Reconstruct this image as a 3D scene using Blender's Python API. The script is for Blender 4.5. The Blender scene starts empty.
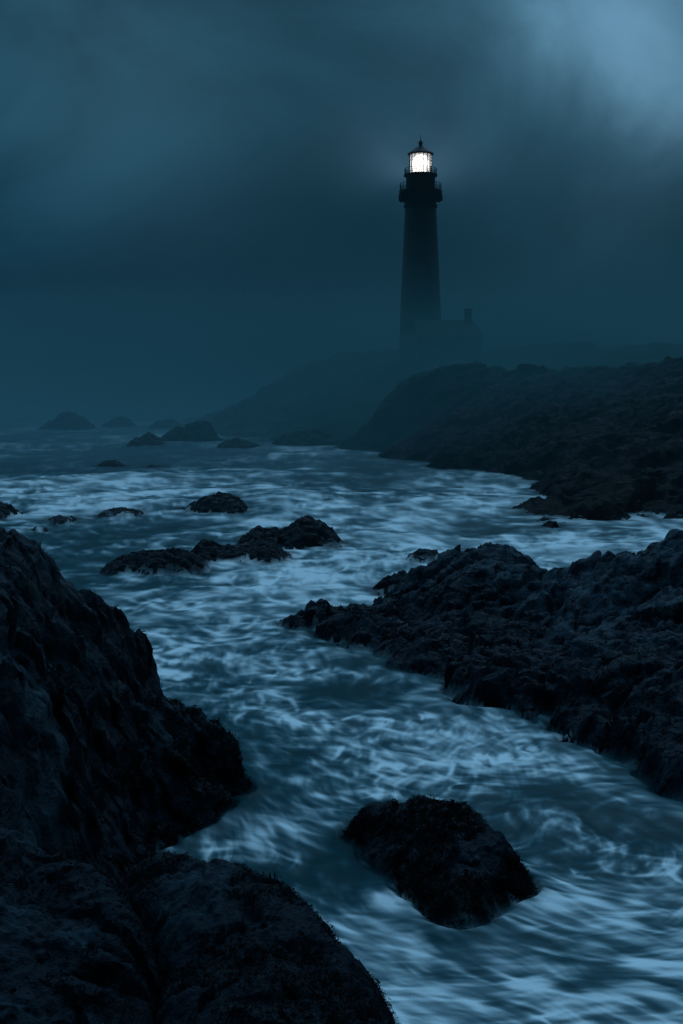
import bpy, math, random
import numpy as np

random.seed(7)
rng = np.random.RandomState(11)
C = bpy.context.scene.collection
sc = bpy.context.scene

# ------------------------------------------------------------------ camera maths
F = 1236.0          # focal length in pixels of a 683 x 1024 frame
HY = 400.0          # row of the horizon
CH = 6.0            # camera height above the sea


def at(px, py, Y):
    return ((px - 341.5) / F * Y, Y, CH - (py - HY) / F * Y)


def at_z(px, py, z=0.0):
    Y = (CH - z) * F / (py - HY)
    return ((px - 341.5) / F * Y, Y, z)


# ------------------------------------------------------------------ numpy noise
PERM = rng.permutation(256).astype(np.int32)
PERM = np.concatenate([PERM, PERM, PERM])
G3 = rng.normal(size=(256, 3))
G3 /= np.linalg.norm(G3, axis=1)[:, None]
J3 = rng.rand(256, 3)


def perlin(x, y, z=0.0):
    x = np.asarray(x, float); y = np.asarray(y, float)
    z = np.broadcast_to(np.asarray(z, float), x.shape)
    xi = np.floor(x).astype(np.int64); yi = np.floor(y).astype(np.int64); zi = np.floor(z).astype(np.int64)
    xf = x - xi; yf = y - yi; zf = z - zi
    u = xf**3 * (xf * (xf * 6 - 15) + 10); v = yf**3 * (yf * (yf * 6 - 15) + 10); w = zf**3 * (zf * (zf * 6 - 15) + 10)
    out = 0
    for dx in (0, 1):
        wx = u if dx else 1 - u
        for dy in (0, 1):
            wy = v if dy else 1 - v
            for dz in (0, 1):
                wz = w if dz else 1 - w
                h = PERM[PERM[PERM[(xi + dx) & 255] + ((yi + dy) & 255)] + ((zi + dz) & 255)]
                g = G3[h]
                out = out + wx * wy * wz * (g[..., 0] * (xf - dx) + g[..., 1] * (yf - dy) + g[..., 2] * (zf - dz))
    return out * 1.6


def fbm(x, y, z=0.0, o=4, g=0.5):
    s = 0; a = 1; f = 1
    for k in range(o):
        s = s + a * perlin(x * f + 17.3 * k, y * f - 9.1 * k, z * f + 3.7 * k)
        a *= g; f *= 2.03
    return s


def ridged(x, y, z=0.0, o=4):
    s = 0; a = 1; f = 1
    for k in range(o):
        s = s + a * (1 - np.abs(perlin(x * f + 7.3 * k, y * f - 2.1 * k, z * f)) * 2)
        a *= .5; f *= 2.1
    return s / 1.9


def cell(x, y, z=0.0):
    """cell noise: edge distance f2 - f1, a level per cell and a tilted plane per cell"""
    x = np.asarray(x, float); y = np.asarray(y, float)
    z = np.broadcast_to(np.asarray(z, float), x.shape)
    xi = np.floor(x).astype(np.int64); yi = np.floor(y).astype(np.int64); zi = np.floor(z).astype(np.int64)
    f1 = np.full(x.shape, 9.); f2 = np.full(x.shape, 9.); hid = np.zeros(x.shape); tl = np.zeros(x.shape)
    for dx in (-1, 0, 1):
        for dy in (-1, 0, 1):
            for dz in (-1, 0, 1):
                h = PERM[PERM[PERM[(xi + dx) & 255] + ((yi + dy) & 255)] + ((zi + dz) & 255)]
                j = J3[h]; g = G3[h]
                ax = x - (xi + dx + j[..., 0]); ay = y - (yi + dy + j[..., 1]); az = z - (zi + dz + j[..., 2])
                d = np.sqrt(ax * ax + ay * ay + az * az)
                near = d < f1
                f2 = np.where(near, f1, np.minimum(f2, d))
                hid = np.where(near, h / 255.0, hid)
                tl = np.where(near, g[..., 0] * ax + g[..., 1] * ay, tl)
                f1 = np.where(near, d, f1)
    return f2 - f1, hid, tl


def sstep(a, b, x):
    t = np.clip((x - a) / (b - a), 0, 1)
    return t * t * (3 - 2 * t)


# ------------------------------------------------------------------ node helpers
def new_mat(name):
    m = bpy.data.materials.new(name); m.use_nodes = True
    nt = m.node_tree; nt.nodes.clear()
    return m, nt, nt.nodes, nt.links


def simple_mat(name, col, rough=.6, metal=0., bump=0., bscale=8., spec=.5, var=.25):
    m, nt, N, L = new_mat(name)
    out = N.new('ShaderNodeOutputMaterial'); b = N.new('ShaderNodeBsdfPrincipled')
    tc = N.new('ShaderNodeTexCoord'); nz = N.new('ShaderNodeTexNoise')
    nz.inputs['Scale'].default_value = bscale; nz.inputs['Detail'].default_value = 6
    L.new(tc.outputs['Object'], nz.inputs['Vector'])
    mx = N.new('ShaderNodeMix'); mx.data_type = 'RGBA'
    mx.inputs[6].default_value = (*[c * (1 - var) for c in col], 1)
    mx.inputs[7].default_value = (*[c * (1 + var) for c in col], 1)
    L.new(nz.outputs['Fac'], mx.inputs[0]); L.new(mx.outputs[2], b.inputs['Base Color'])
    b.inputs['Roughness'].default_value = rough; b.inputs['Metallic'].default_value = metal
    b.inputs['Specular IOR Level'].default_value = spec
    if bump:
        bp = N.new('ShaderNodeBump'); bp.inputs['Strength'].default_value = bump; bp.inputs['Distance'].default_value = .03
        L.new(nz.outputs['Fac'], bp.inputs['Height']); L.new(bp.outputs['Normal'], b.inputs['Normal'])
    L.new(b.outputs[0], out.inputs[0])
    return m


def rock_mat(name, dark, light, scale, grain, rough=(.55, .8), spec=.35, wet=1.0, speck=0.0):
    """Rock: mottled stone above, black wet weed below, cracks and grain in the bump."""
    m, nt, N, L = new_mat(name)
    out = N.new('ShaderNodeOutputMaterial'); b = N.new('ShaderNodeBsdfPrincipled')
    geo = N.new('ShaderNodeNewGeometry')
    n1 = N.new('ShaderNodeTexNoise'); n1.inputs['Scale'].default_value = scale; n1.inputs['Detail'].default_value = 8
    n1.inputs['Roughness'].default_value = .65
    n2 = N.new('ShaderNodeTexNoise'); n2.inputs['Scale'].default_value = grain; n2.inputs['Detail'].default_value = 6
    n2.inputs['Roughness'].default_value = .7
    v = N.new('ShaderNodeTexVoronoi'); v.feature = 'DISTANCE_TO_EDGE'; v.inputs['Scale'].default_value = scale * 1.7
    dist = N.new('ShaderNodeVectorMath'); dist.operation = 'ADD'
    sc_ = N.new('ShaderNodeVectorMath'); sc_.operation = 'SCALE'; sc_.inputs['Scale'].default_value = .6 / scale
    L.new(geo.outputs['Position'], n1.inputs['Vector']); L.new(geo.outputs['Position'], n2.inputs['Vector'])
    L.new(n1.outputs['Color'], sc_.inputs[0]); L.new(geo.outputs['Position'], dist.inputs[0]); L.new(sc_.outputs[0], dist.inputs[1])
    L.new(dist.outputs[0], v.inputs['Vector'])
    # dryness attribute: 1 = bare stone, 0 = weed / wet
    dry = N.new('ShaderNodeAttribute'); dry.attribute_name = 'dry'
    cr = N.new('ShaderNodeValToRGB'); e = cr.color_ramp.elements
    e[0].position = .42; e[0].color = (*dark, 1); e[1].position = .66; e[1].color = (*light, 1)
    L.new(n1.outputs['Fac'], cr.inputs[0])
    g2 = N.new('ShaderNodeMapRange'); g2.inputs[1].default_value = .3; g2.inputs[2].default_value = .75
    g2.inputs[3].default_value = .55; g2.inputs[4].default_value = 1.5
    L.new(n2.outputs['Fac'], g2.inputs[0])
    mul = N.new('ShaderNodeVectorMath'); mul.operation = 'SCALE'
    L.new(cr.outputs[0], mul.inputs[0]); L.new(g2.outputs[0], mul.inputs['Scale'])
    mx = N.new('ShaderNodeMix'); mx.data_type = 'RGBA'
    mx.inputs[6].default_value = (.0008, .0018, .0022, 1)
    L.new(dry.outputs['Fac'], mx.inputs[0]); L.new(mul.outputs[0], mx.inputs[7])
    last = mx.outputs[2]
    if speck:
        vs = N.new('ShaderNodeTexVoronoi'); vs.inputs['Scale'].default_value = 22
        L.new(geo.outputs['Position'], vs.inputs['Vector'])
        th = N.new('ShaderNodeMapRange'); th.inputs[1].default_value = .16; th.inputs[2].default_value = .06
        th.inputs[3].default_value = 0; th.inputs[4].default_value = 1
        L.new(vs.outputs['Distance'], th.inputs[0])
        th2 = N.new('ShaderNodeMapRange'); th2.inputs[1].default_value = .55; th2.inputs[2].default_value = .62
        L.new(n1.outputs['Fac'], th2.inputs[0])
        mm = N.new('ShaderNodeMath'); mm.operation = 'MULTIPLY'; L.new(th.outputs[0], mm.inputs[0]); L.new(th2.outputs[0], mm.inputs[1])
        m3 = N.new('ShaderNodeMath'); m3.operation = 'MULTIPLY'; L.new(mm.outputs[0], m3.inputs[0]); L.new(dry.outputs['Fac'], m3.inputs[1])
        mx3 = N.new('ShaderNodeMix'); mx3.data_type = 'RGBA'; mx3.inputs[7].default_value = (speck, speck, speck * .95, 1)
        L.new(m3.outputs[0], mx3.inputs[0]); L.new(last, mx3.inputs[6]); last = mx3.outputs[2]
    L.new(last, b.inputs['Base Color'])
    rr = N.new('ShaderNodeMapRange'); rr.inputs[1].default_value = .3; rr.inputs[2].default_value = .7
    rr.inputs[3].default_value = rough[0]; rr.inputs[4].default_value = rough[1]
    L.new(n1.outputs['Fac'], rr.inputs[0]); L.new(rr.outputs[0], b.inputs['Roughness'])
    b.inputs['Specular IOR Level'].default_value = spec; b.inputs['Specular Tint'].default_value = (.25, .65, 1, 1)
    ck = N.new('ShaderNodeMapRange'); ck.inputs[1].default_value = 0; ck.inputs[2].default_value = .12
    L.new(v.outputs['Distance'], ck.inputs[0])
    a1 = N.new('ShaderNodeMath'); a1.operation = 'MULTIPLY_ADD'; a1.inputs[1].default_value = .5
    L.new(ck.outputs[0], a1.inputs[0]); L.new(n2.outputs['Fac'], a1.inputs[2])
    bp = N.new('ShaderNodeBump'); bp.inputs['Strength'].default_value = 1.; bp.inputs['Distance'].default_value = 1.5 / grain
    L.new(a1.outputs[0], bp.inputs['Height'])
    bp2 = N.new('ShaderNodeBump'); bp2.inputs['Strength'].default_value = .7; bp2.inputs['Distance'].default_value = .35 / scale
    L.new(n1.outputs['Fac'], bp2.inputs['Height']); L.new(bp.outputs['Normal'], bp2.inputs['Normal'])
    L.new(bp2.outputs['Normal'], b.inputs['Normal'])
    L.new(b.outputs[0], out.inputs[0])
    return m


M = {}
M['rock'] = rock_mat('rock_dark', (.0005, .0018, .0025), (.043, .080, .094), 1.6, 22, spec=.3, speck=.10)
M['rock_grey'] = rock_mat('rock_grey', (.0007, .0024, .0032), (.036, .068, .080), 1.3, 26, spec=.25, speck=.22)
M['rock_far'] = rock_mat('rock_far', (.0006, .0014, .0018), (.005, .009, .011), .5, 6, spec=.2)
M['shore'] = rock_mat('shore_rock', (.0003, .0011, .0015), (.0022, .006, .0076), .25, 2.5, spec=.05)
M['hill'] = rock_mat('hill_grass', (.004, .007, .006), (.012, .017, .014), .06, 1.2, spec=.1)
M['weed'] = simple_mat('seaweed', (.0005, .0014, .0015), .7, spec=.05, var=.5, bscale=4)
M['tower'] = simple_mat('tower_render', (.010, .013, .015), .8, bump=.2, bscale=2)
M['iron'] = simple_mat('black_iron', (.005, .005, .006), .6, .0, spec=.1, bscale=5)
M['wall'] = simple_mat('house_wall', (.04, .042, .042), .85, bump=.2, bscale=3)
M['roof'] = simple_mat('roof_shingle', (.025, .022, .02), .8, bump=.3, bscale=6)
M['dark_pane'] = simple_mat('window_glass', (.008, .01, .012), .15)


def lamp_mat():
    m, nt, N, L = new_mat('lit_lens')
    o = N.new('ShaderNodeOutputMaterial'); e = N.new('ShaderNodeEmission')
    tc = N.new('ShaderNodeTexCoord'); w = N.new('ShaderNodeTexWave'); w.bands_direction = 'Z'; w.inputs['Scale'].default_value = 1.5
    L.new(tc.outputs['Object'], w.inputs['Vector'])
    mr = N.new('ShaderNodeMapRange'); mr.inputs[3].default_value = 2.4; mr.inputs[4].default_value = 4.5
    L.new(w.outputs['Fac'], mr.inputs[0]); L.new(mr.outputs[0], e.inputs['Strength'])
    e.inputs['Color'].default_value = (1, .96, .88, 1); L.new(e.outputs[0], o.inputs[0])
    return m


def lantern_glass():
    m, nt, N, L = new_mat('lantern_glass')
    o = N.new('ShaderNodeOutputMaterial'); t = N.new('ShaderNodeBsdfTransparent'); r = N.new('ShaderNodeBsdfTranslucent')
    r.inputs['Color'].default_value = (.8, .82, .85, 1)
    t.inputs['Color'].default_value = (.9, .92, .92, 1)
    mx = N.new('ShaderNodeMixShader'); nz = N.new('ShaderNodeTexNoise'); nz.inputs['Scale'].default_value = 1.5
    mr = N.new('ShaderNodeMapRange'); mr.inputs[3].default_value = .35; mr.inputs[4].default_value = .55
    L.new(nz.outputs['Fac'], mr.inputs[0]); L.new(mr.outputs[0], mx.inputs[0])
    L.new(t.outputs[0], mx.inputs[1]); L.new(r.outputs[0], mx.inputs[2]); L.new(mx.outputs[0], o.inputs[0])
    return m


M['lens'] = lamp_mat(); M['lantern'] = lantern_glass()


# ------------------------------------------------------------------ object helpers
def tag(o, label=None, cat=None, group=None, kind=None):
    if label: o['label'] = label
    if cat: o['category'] = cat
    if group: o['group'] = group
    if kind: o['kind'] = kind
    return o


def empty(name, loc):
    o = bpy.data.objects.new(name, None); C.objects.link(o); o.location = loc
    bpy.context.view_layer.update()
    return o


def mesh_obj(name, verts, faces, mat, parent=None, smooth=True, loc=None):
    me = bpy.data.meshes.new(name)
    if parent: bpy.context.view_layer.update()
    verts = np.asarray(verts, dtype=np.float64)
    off = np.array(loc if loc is not None else (parent.matrix_world.translation if parent else (0, 0, 0)), float)
    v = verts - off
    if isinstance(faces, np.ndarray):
        n, k = faces.shape
        me.vertices.add(len(v)); me.vertices.foreach_set('co', v.astype(np.float32).ravel())
        me.loops.add(n * k); me.loops.foreach_set('vertex_index', faces.astype(np.int32).ravel())
        me.polygons.add(n)
        me.polygons.foreach_set('loop_start', np.arange(0, n * k, k, dtype=np.int32))
        me.update(calc_edges=True); me.validate()
    else:
        me.from_pydata([tuple(p) for p in v], [], faces)
    me.polygons.foreach_set('use_smooth', np.full(len(me.polygons), smooth))
    me.materials.append(mat); me.update()
    o = bpy.data.objects.new(name, me); C.objects.link(o)
    if parent:
        o.parent = parent
        if loc is not None:
            o.location = off - np.array(parent.matrix_world.translation)
    elif loc is not None:
        o.location = off
    return o


def set_attr(o, name, vals):
    a = o.data.attributes.new(name, 'FLOAT', 'POINT')
    a.data.foreach_set('value', np.asarray(vals, np.float32))


def rbf_fit(pts):
    P = np.array([p[:2] for p in pts], float); z = np.array([p[2] for p in pts], float)
    n = len(P)
    D = np.linalg.norm(P[:, None] - P[None], axis=2)
    A = np.zeros((n + 3, n + 3)); A[:n, :n] = -D + np.eye(n) * -.0
    A[:n, n] = 1; A[:n, n + 1:] = P; A[n, :n] = 1; A[n + 1:, :n] = P.T
    b = np.concatenate([z, [0, 0, 0]])
    s = np.linalg.lstsq(A, b, rcond=None)[0]

    def f(x, y):
        out = s[n] + s[n + 1] * x + s[n + 2] * y
        for i in range(n):
            out = out - s[i] * np.sqrt((x - P[i, 0])**2 + (y - P[i, 1])**2 + .02)
        return out
    return f


ROCKS = []     # (x0, x1, y0, y1, height grid xs, ys, Z) for the sea's shoreline


def detail(x, y, z, s, amp, lump, seed):
    """Mid-size rock forms: pillowy slabs with creases, ridges, then roughness; s = size of a slab in metres."""
    wx = x + .22 * s * fbm(x / s * .8 + seed, y / s * .8, 0, 5, .6)
    wy = y + .22 * s * fbm(x / s * .8, y / s * .8 + seed, 5, 5, .6)
    e1, h, t1 = cell(wx / s + seed, wy / (s * .6) - seed, z / s * .7)
    e2, hb, t2 = cell(wx / s * 2.6 + seed, wy / s * 3.6, z / s * 2.0)
    e3, hc, t3 = cell(wx / s * 6.5 + seed, wy / s * 8.5, z / s * 5)
    d = lump * (.55 * (np.sqrt(np.clip(e1 * 2, 0, 1)) - .8) + (h - .5) * .9 + 1.5 * t1)
    d = d + lump * .42 * (.5 * (np.sqrt(np.clip(e2 * 2, 0, 1)) - .8) + (hb - .5) * .9 + 1.6 * t2)
    d = d + lump * .19 * (.4 * (np.sqrt(np.clip(e3 * 2, 0, 1)) - .8) + (hc - .5) * .9 + 1.5 * t3)
    d = d + amp * fbm(x / s + seed, y / s, z / s * .7, 6, .56) + amp * .9 * (ridged(x / s * 1.7, y / s * 1.7 + seed, z / s, 5) - .5)
    return d


def build_rock(name, f, box, res, mat, s=1.2, amp=.12, lump=.14, seed=0., label=None, cat='rock', group=None,
               kind=None, dryfn=None, zmin=-1.0, weed=None, strata=0., jitter=.05, step=0.):
    x0, x1, y0, y1 = box
    nx = int((x1 - x0) / res[0]) + 1; ny = int((y1 - y0) / res[1]) + 1
    xs = np.linspace(x0, x1, nx); ys = np.linspace(y0, y1, ny)
    X, Y = np.meshgrid(xs, ys)
    B = f(X, Y)
    d = detail(X, Y, B, s, amp, lump, seed)
    fade = sstep(zmin, .1, B) * .75 + .25
    Z = B + d * fade
    if strata:      # worn parallel ribs of the bedding
        c_ = X * .42 + Y * .75 + Z * .5 + .9 * s * fbm(X / s * .5 + 3, Y / s * .5, seed, 3)
        a_ = np.abs(np.mod(c_ / (.30 * s) + .4 * fbm(X * 2, Y * 2, 1, 2), 1) * 2 - 1)
        Z = Z + fade * strata * (np.sqrt(np.clip(a_, 0, 1)) - .6) * np.clip(.5 + 1.2 * fbm(X / s * .6, Y / s * .6 + 8, 2, 2), 0, 1.3)
    if step:
        q = Z / step + .5 * fbm(X / s, Y / s, 0, 3); fr = q - np.floor(q)
        Z = Z + step * .5 * (sstep(.3, .7, fr) - fr)
    # edge of the mesh always dives under water
    ed = np.minimum(np.minimum((X - x0) / (x1 - x0), (x1 - X) / (x1 - x0)), np.minimum((Y - y0) / (y1 - y0), (y1 - Y) / (y1 - y0)))
    Z = np.where(ed < .02, np.minimum(Z, zmin - .3), Z)
    ROCKS.append((x0, x1, y0, y1, Z))
    JX = X + jitter * s * fbm(X / s * 3, Y / s * 3, Z / s * 3 + 9, 3)
    JY = Y + jitter * s * fbm(X / s * 3 + 4, Y / s * 3, Z / s * 3 - 5, 3)
    V = np.stack([JX, JY, Z], -1).reshape(-1, 3)
    idx = np.arange(nx * ny).reshape(ny, nx)
    q = np.stack([idx[:-1, :-1], idx[:-1, 1:], idx[1:, 1:], idx[1:, :-1]], -1).reshape(-1, 4)
    zf = Z.ravel()[q].max(1)
    q = q[zf > zmin]
    used = np.zeros(nx * ny, bool); used[q.ravel()] = True
    remap = np.cumsum(used) - 1
    V2 = V[used]; q = remap[q]
    gz, gx = np.gradient(Z, ys, xs)
    nrm = np.stack([-gx, -gz, np.ones_like(gx)], -1); nrm /= np.linalg.norm(nrm, axis=2)[..., None]
    if dryfn is None:
        dry = sstep(.25, .9, Z + .35 * fbm(X, Y, 0, 4))
    else:
        dry = dryfn(X, Y, Z)
    dry = dry.ravel()[used]; n2 = nrm.reshape(-1, 3)[used]
    up = V2[:, 2] > -.2
    cx, cy = (V2[up][:, 0].mean(), V2[up][:, 1].mean()) if up.any() else ((x0 + x1) / 2, (y0 + y1) / 2)
    loc = (cx, cy, 0)
    if weed:
        root = empty(name, loc); ob = mesh_obj('stone', V2, q, mat, root)
        set_attr(ob, 'dry', dry)
        seaweed(root, V2, n2, dry, weed)
        tag(root, label, cat, group, kind)
        return root
    ob = mesh_obj(name, V2, q, mat, None, loc=loc)
    set_attr(ob, 'dry', dry)
    tag(ob, label, None if kind else cat, group, kind)
    return ob


def seaweed(root, V, Nn, dry, cfg):
    n, size = cfg
    w = np.clip(1 - dry * 1.15, 0.01, 1) * (V[:, 2] > .04)
    w = w * sstep(-.35, .25, fbm(V[:, 0] * 1.3, V[:, 1] * 1.3, V[:, 2], 3) + .25)
    p = w / w.sum()
    k = rng.choice(len(V), n, p=p)
    P = V[k] + rng.normal(size=(n, 3)) * np.array([.02, .02, .004]); N0 = Nn[k]
    t = rng.normal(size=(n, 3)); t -= (t * N0).sum(1)[:, None] * N0
    t[:, 2] -= 1.6 * np.abs(rng.rand(n)); t /= np.linalg.norm(t, axis=1)[:, None]
    L_ = size * (.5 + rng.rand(n) * 1.2)[:, None]
    side = np.cross(N0, t); side /= np.linalg.norm(side, axis=1)[:, None] + 1e-9
    wd = L_ * (.07 + .08 * rng.rand(n)[:, None])
    lift = (.25 + .6 * rng.rand(n))[:, None]
    a = P - N0 * .01
    m = P + t * L_ * .5 + N0 * L_ * .38 * lift
    e = P + t * L_ + N0 * L_ * .15 * lift
    verts = np.concatenate([a - side * wd * .4, a + side * wd * .4, m + side * wd, m - side * wd, e + side * wd * .5, e - side * wd * .5], 1).reshape(-1, 3)
    b = (np.arange(n) * 6)[:, None]
    f1 = b + np.array([[0, 1, 2, 3]]); f2 = b + np.array([[3, 2, 4, 5]])
    o = mesh_obj('seaweed', verts, np.concatenate([f1, f2]), M['weed'], root, smooth=False)
    o['kind'] = 'stuff'
    return o


def back(pts, dy, z=-1.2, dx=0):
    return [(p[0] * (p[1] + dy) / p[1] + dx, p[1] + dy, z) for p in pts]


# ------------------------------------------------------------------ foreground rocks
# left cliff-like outcrop
ridge = [at(*p) for p in [(-330, 560, 18), (-220, 520, 17.5), (-110, 508, 17), (-40, 512, 17), (0, 526, 17), (18, 528, 17), (34, 546, 17.2), (58, 564, 17.5), (74, 584, 17.9), (95, 590, 18.2),
                          (114, 594, 18.6), (134, 598, 19.0), (147, 610, 19.2), (153, 632, 19.2)]]
drop = [at(*p) for p in [(151, 668, 18.9), (152, 700, 18.5), (148, 740, 17.6), (132, 800, 16.4)]]
inner = [at(*p) for p in [(-60, 620, 13.2), (0, 640, 13.4), (36, 636, 14.4), (62, 690, 14.2), (95, 655, 16.9), (100, 720, 16.2), (135, 700, 17.8), (72, 770, 13.9), (74, 830, 13.0),
                          (0, 760, 11.8), (50, 800, 12.9), (105, 790, 16.0), (-100, 760, 11.5), (95, 850, 14.7), (40, 880, 12.6), (-200, 700, 13), (60, 610, 16.6), (20, 580, 16.0)]]
pts = ridge + back(ridge, 2.2) + back(ridge[:8], 5, -2) + drop + [(p[0] + .55, p[1] + .1, -.9) for p in drop] + [(-2.2, 20.5, -1.2), (-2.0, 19.4, -1.1)] + inner + \
    [(-2.4, 10.0, .3), (-4.5, 9, .5), (-1.9, 12.2, -.6), (-1.9, 14.5, -.7), (-7, 9, .2), (-9, 14, .5), (-9, 20, -.6)]
f_left = rbf_fit(pts)


def dry_left(X, Y, Z):
    n = fbm(X * .7, Y * .7, Z * .6, 4)
    return np.clip(.6 * sstep(2.0, 3.4, Z + n * 1.2) + sstep(.3, .7, np.exp(-((X + 3.5) / .8)**2 - ((Y - 12.4) / 1.8)**2) + .5 * n), 0, 1)


build_rock('rock_outcrop', f_left, (-9.5, -1.5, 9.5, 23.5), (.036, .036), M['rock_grey'], s=1.2, amp=.20, lump=.20, seed=3.3, strata=.09, jitter=.09,
           label='tall craggy black rock outcrop rising at the left edge', dryfn=dry_left, weed=(26000, .055))

# low weedy ledge under it, reaching out to the right
ridge = [at(*p) for p in [(40, 780, 15.6), (70, 745, 16.4), (110, 712, 17.4), (140, 692, 18.0), (160, 690, 18.2), (182, 697, 18.3), (200, 706, 18.5), (218, 716, 18.6), (232, 727, 18.8), (240, 742, 19.0)]]
wl = [at_z(*p) for p in [(243, 760), (238, 780), (226, 800), (200, 816), (172, 832), (152, 850), (140, 872)]]
inner = [at(*p) for p in [(110, 760, 16.2), (160, 740, 17.2), (200, 745, 17.6), (222, 765, 17.9), (195, 785, 17.1), (160, 800, 16.5), (125, 820, 15.7), (90, 830, 14.9), (110, 870, 14.2)]]
pts = ridge + back(ridge, .9, -.6, .1) + back(ridge, 1.8, -1.2, .3) + [(p[0], p[1], -.02) for p in wl] + [(p[0] + .55, p[1] - .35, -1.) for p in wl] + inner + [(-4.6, 15, -.2), (-4.4, 13, -.6), (-2.4, 12.2, -.7)]
build_rock('rock_ledge', rbf_fit(pts), (-4.8, -.6, 11.8, 21.6), (.028, .028), M['rock'], s=1.0, amp=.13, lump=.13, seed=21.3, jitter=.09,
           label='low black weedy rock ledge reaching out to the right below the tall left outcrop', weed=(42000, .055),
           dryfn=lambda X, Y, Z: .5 * sstep(.7, 1.4, Z + .4 * fbm(X, Y, 0, 4)))

# weed covered dome, bottom left
ridge = [at(*p) for p in [(128, 872, 10.9), (150, 864, 11), (200, 871, 10.9), (250, 876, 10.7), (285, 884, 10.5), (310, 904, 10.3), (332, 925, 10.1), (352, 952, 9.9), (368, 975, 9.75),
                          (382, 1000, 9.6), (396, 1024, 9.4), (408, 1060, 9.1)]]
inner = [at(*p) for p in [(160, 900, 10.2), (180, 960, 9.2), (150, 960, 9.6), (150, 1020, 8.8), (250, 940, 9.5), (320, 980, 9.2), (250, 1020, 8.4), (330, 1060, 8.4), (180, 1080, 7.9), (260, 1120, 7.3)]]
pts = ridge + back(ridge, .9, -.2, .25) + back(ridge, 1.5, -1.2, .6) + inner + [(.9, 9.2, -1), (.8, 8, -1), (.5, 7, -1), (-1.9, 11.4, -.9), (-1.0, 6.4, -1), (-.1, 6.2, -1), (-1.7, 8, .5), (-1.7, 9.5, .6), (-1.8, 7, -.2)]
f_dome = rbf_fit(pts)


def dry_dome(X, Y, Z):
    n = fbm(X * 1.1 + 4, Y * 1.1, Z, 4)
    c = np.exp(-(((X + 1.15) / .38)**2 + ((Y - 10.2) / .55)**2))
    return np.clip(sstep(.25, .7, c + n * .3), 0, 1)


build_rock('rock_outcrop', f_dome, (-2.3, 1.6, 6.0, 12.8), (.02, .02), M['rock_grey'], s=.9, amp=.07, lump=.06, seed=8.1,
           label='rounded seaweed covered rock at the bottom, its bare grey patch on the left', dryfn=dry_dome, weed=(60000, .036))

# grey slab at the bottom left corner
ridge = [at(*p) for p in [(-260, 850, 10.4), (-150, 835, 10.5), (-60, 832, 10.5), (0, 838, 10.4), (40, 850, 10.3), (85, 856, 10.2), (118, 872, 9.9), (138, 900, 9.5), (146, 950, 9), (150, 1000, 8.6), (150, 1060, 8.2)]]
inner = [at(*p) for p in [(0, 900, 9.4), (60, 900, 9.4), (100, 930, 9.2), (60, 960, 8.7), (0, 1000, 8.0), (100, 1000, 8.5), (50, 1060, 7.7), (-60, 1000, 8), (-150, 920, 9), (0, 1120, 7.2), (100, 1120, 7.5)]]
pts = ridge + back(ridge[:7], 1.0, 0.2, .15) + back(ridge[:7], 1.8, -1, .3) + inner + [(-1.05, 9.6, .3), (-1.0, 8.7, .3), (-.9, 8, .3), (-.8, 7, -.6), (-1.5, 6.4, -1), (-2.6, 6.2, -1), (-5, 7, -1), (-6, 9, -1), (-5.5, 11.5, -1)]
f_slab = rbf_fit(pts)


def dry_slab(X, Y, Z):
    n = fbm(X * 1.3, Y * 1.3 + 7, Z, 4)
    return np.clip(sstep(.1, .6, n + .55 - np.exp(-((X + 1.75 + (Y - 9.5) * .35) / .35)**2) * .9), 0, 1)


build_rock('rock_outcrop', f_slab, (-6.2, -.7, 6.0, 12.6), (.026, .022), M['rock_grey'], s=1.0, amp=.09, lump=.09, seed=5.7,
           label='bare grey pitted rock slab filling the bottom left corner', dryfn=dry_slab, weed=(14000, .036))

# island rock in the surf
ridge = [at(*p) for p in [(352, 812, 16.9), (366, 803, 16.9), (385, 800, 16.8), (410, 798, 16.6), (440, 796, 16.4), (462, 799, 16.2), (482, 814, 15.9), (502, 832, 15.5), (520, 850, 15.2), (527, 866, 15.0)]]
wl = [at_z(*p) for p in [(352, 832), (362, 858), (385, 882), (410, 905), (435, 925), (458, 934), (484, 926), (508, 906), (524, 884)]]
inner = [at(*p) for p in [(372, 830, 16.4), (400, 850, 15.6), (430, 860, 15.2), (440, 895, 14.4), (480, 890, 14.4), (470, 850, 15.2), (430, 825, 15.9)]]
cxw = 1.25; cyw = 15.6
pts = ridge + back(ridge, .8, -.5) + back(ridge, 1.6, -1.3) + [(p[0], p[1], -.02) for p in wl] + [(p[0] + (p[0] - cxw) * .45, p[1] + (p[1] - cyw) * .45, -.8) for p in wl] + inner + [(p[0] - (p[0] - cxw) * .1, p[1] - (p[1] - cyw) * .1, .30) for p in wl[1:]]
build_rock('sea_rock', rbf_fit(pts), (-.7, 3.4, 12.2, 19.2), (.024, .024), M['rock'], s=.9, amp=.07, lump=.07, seed=1.4,
           label='black weedy boulder standing alone in the surf at the bottom right', weed=(40000, .042),
           dryfn=lambda X, Y, Z: sstep(.35, .8, Z + .3 * fbm(X, Y, 0, 4) - .1) * .6)

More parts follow.
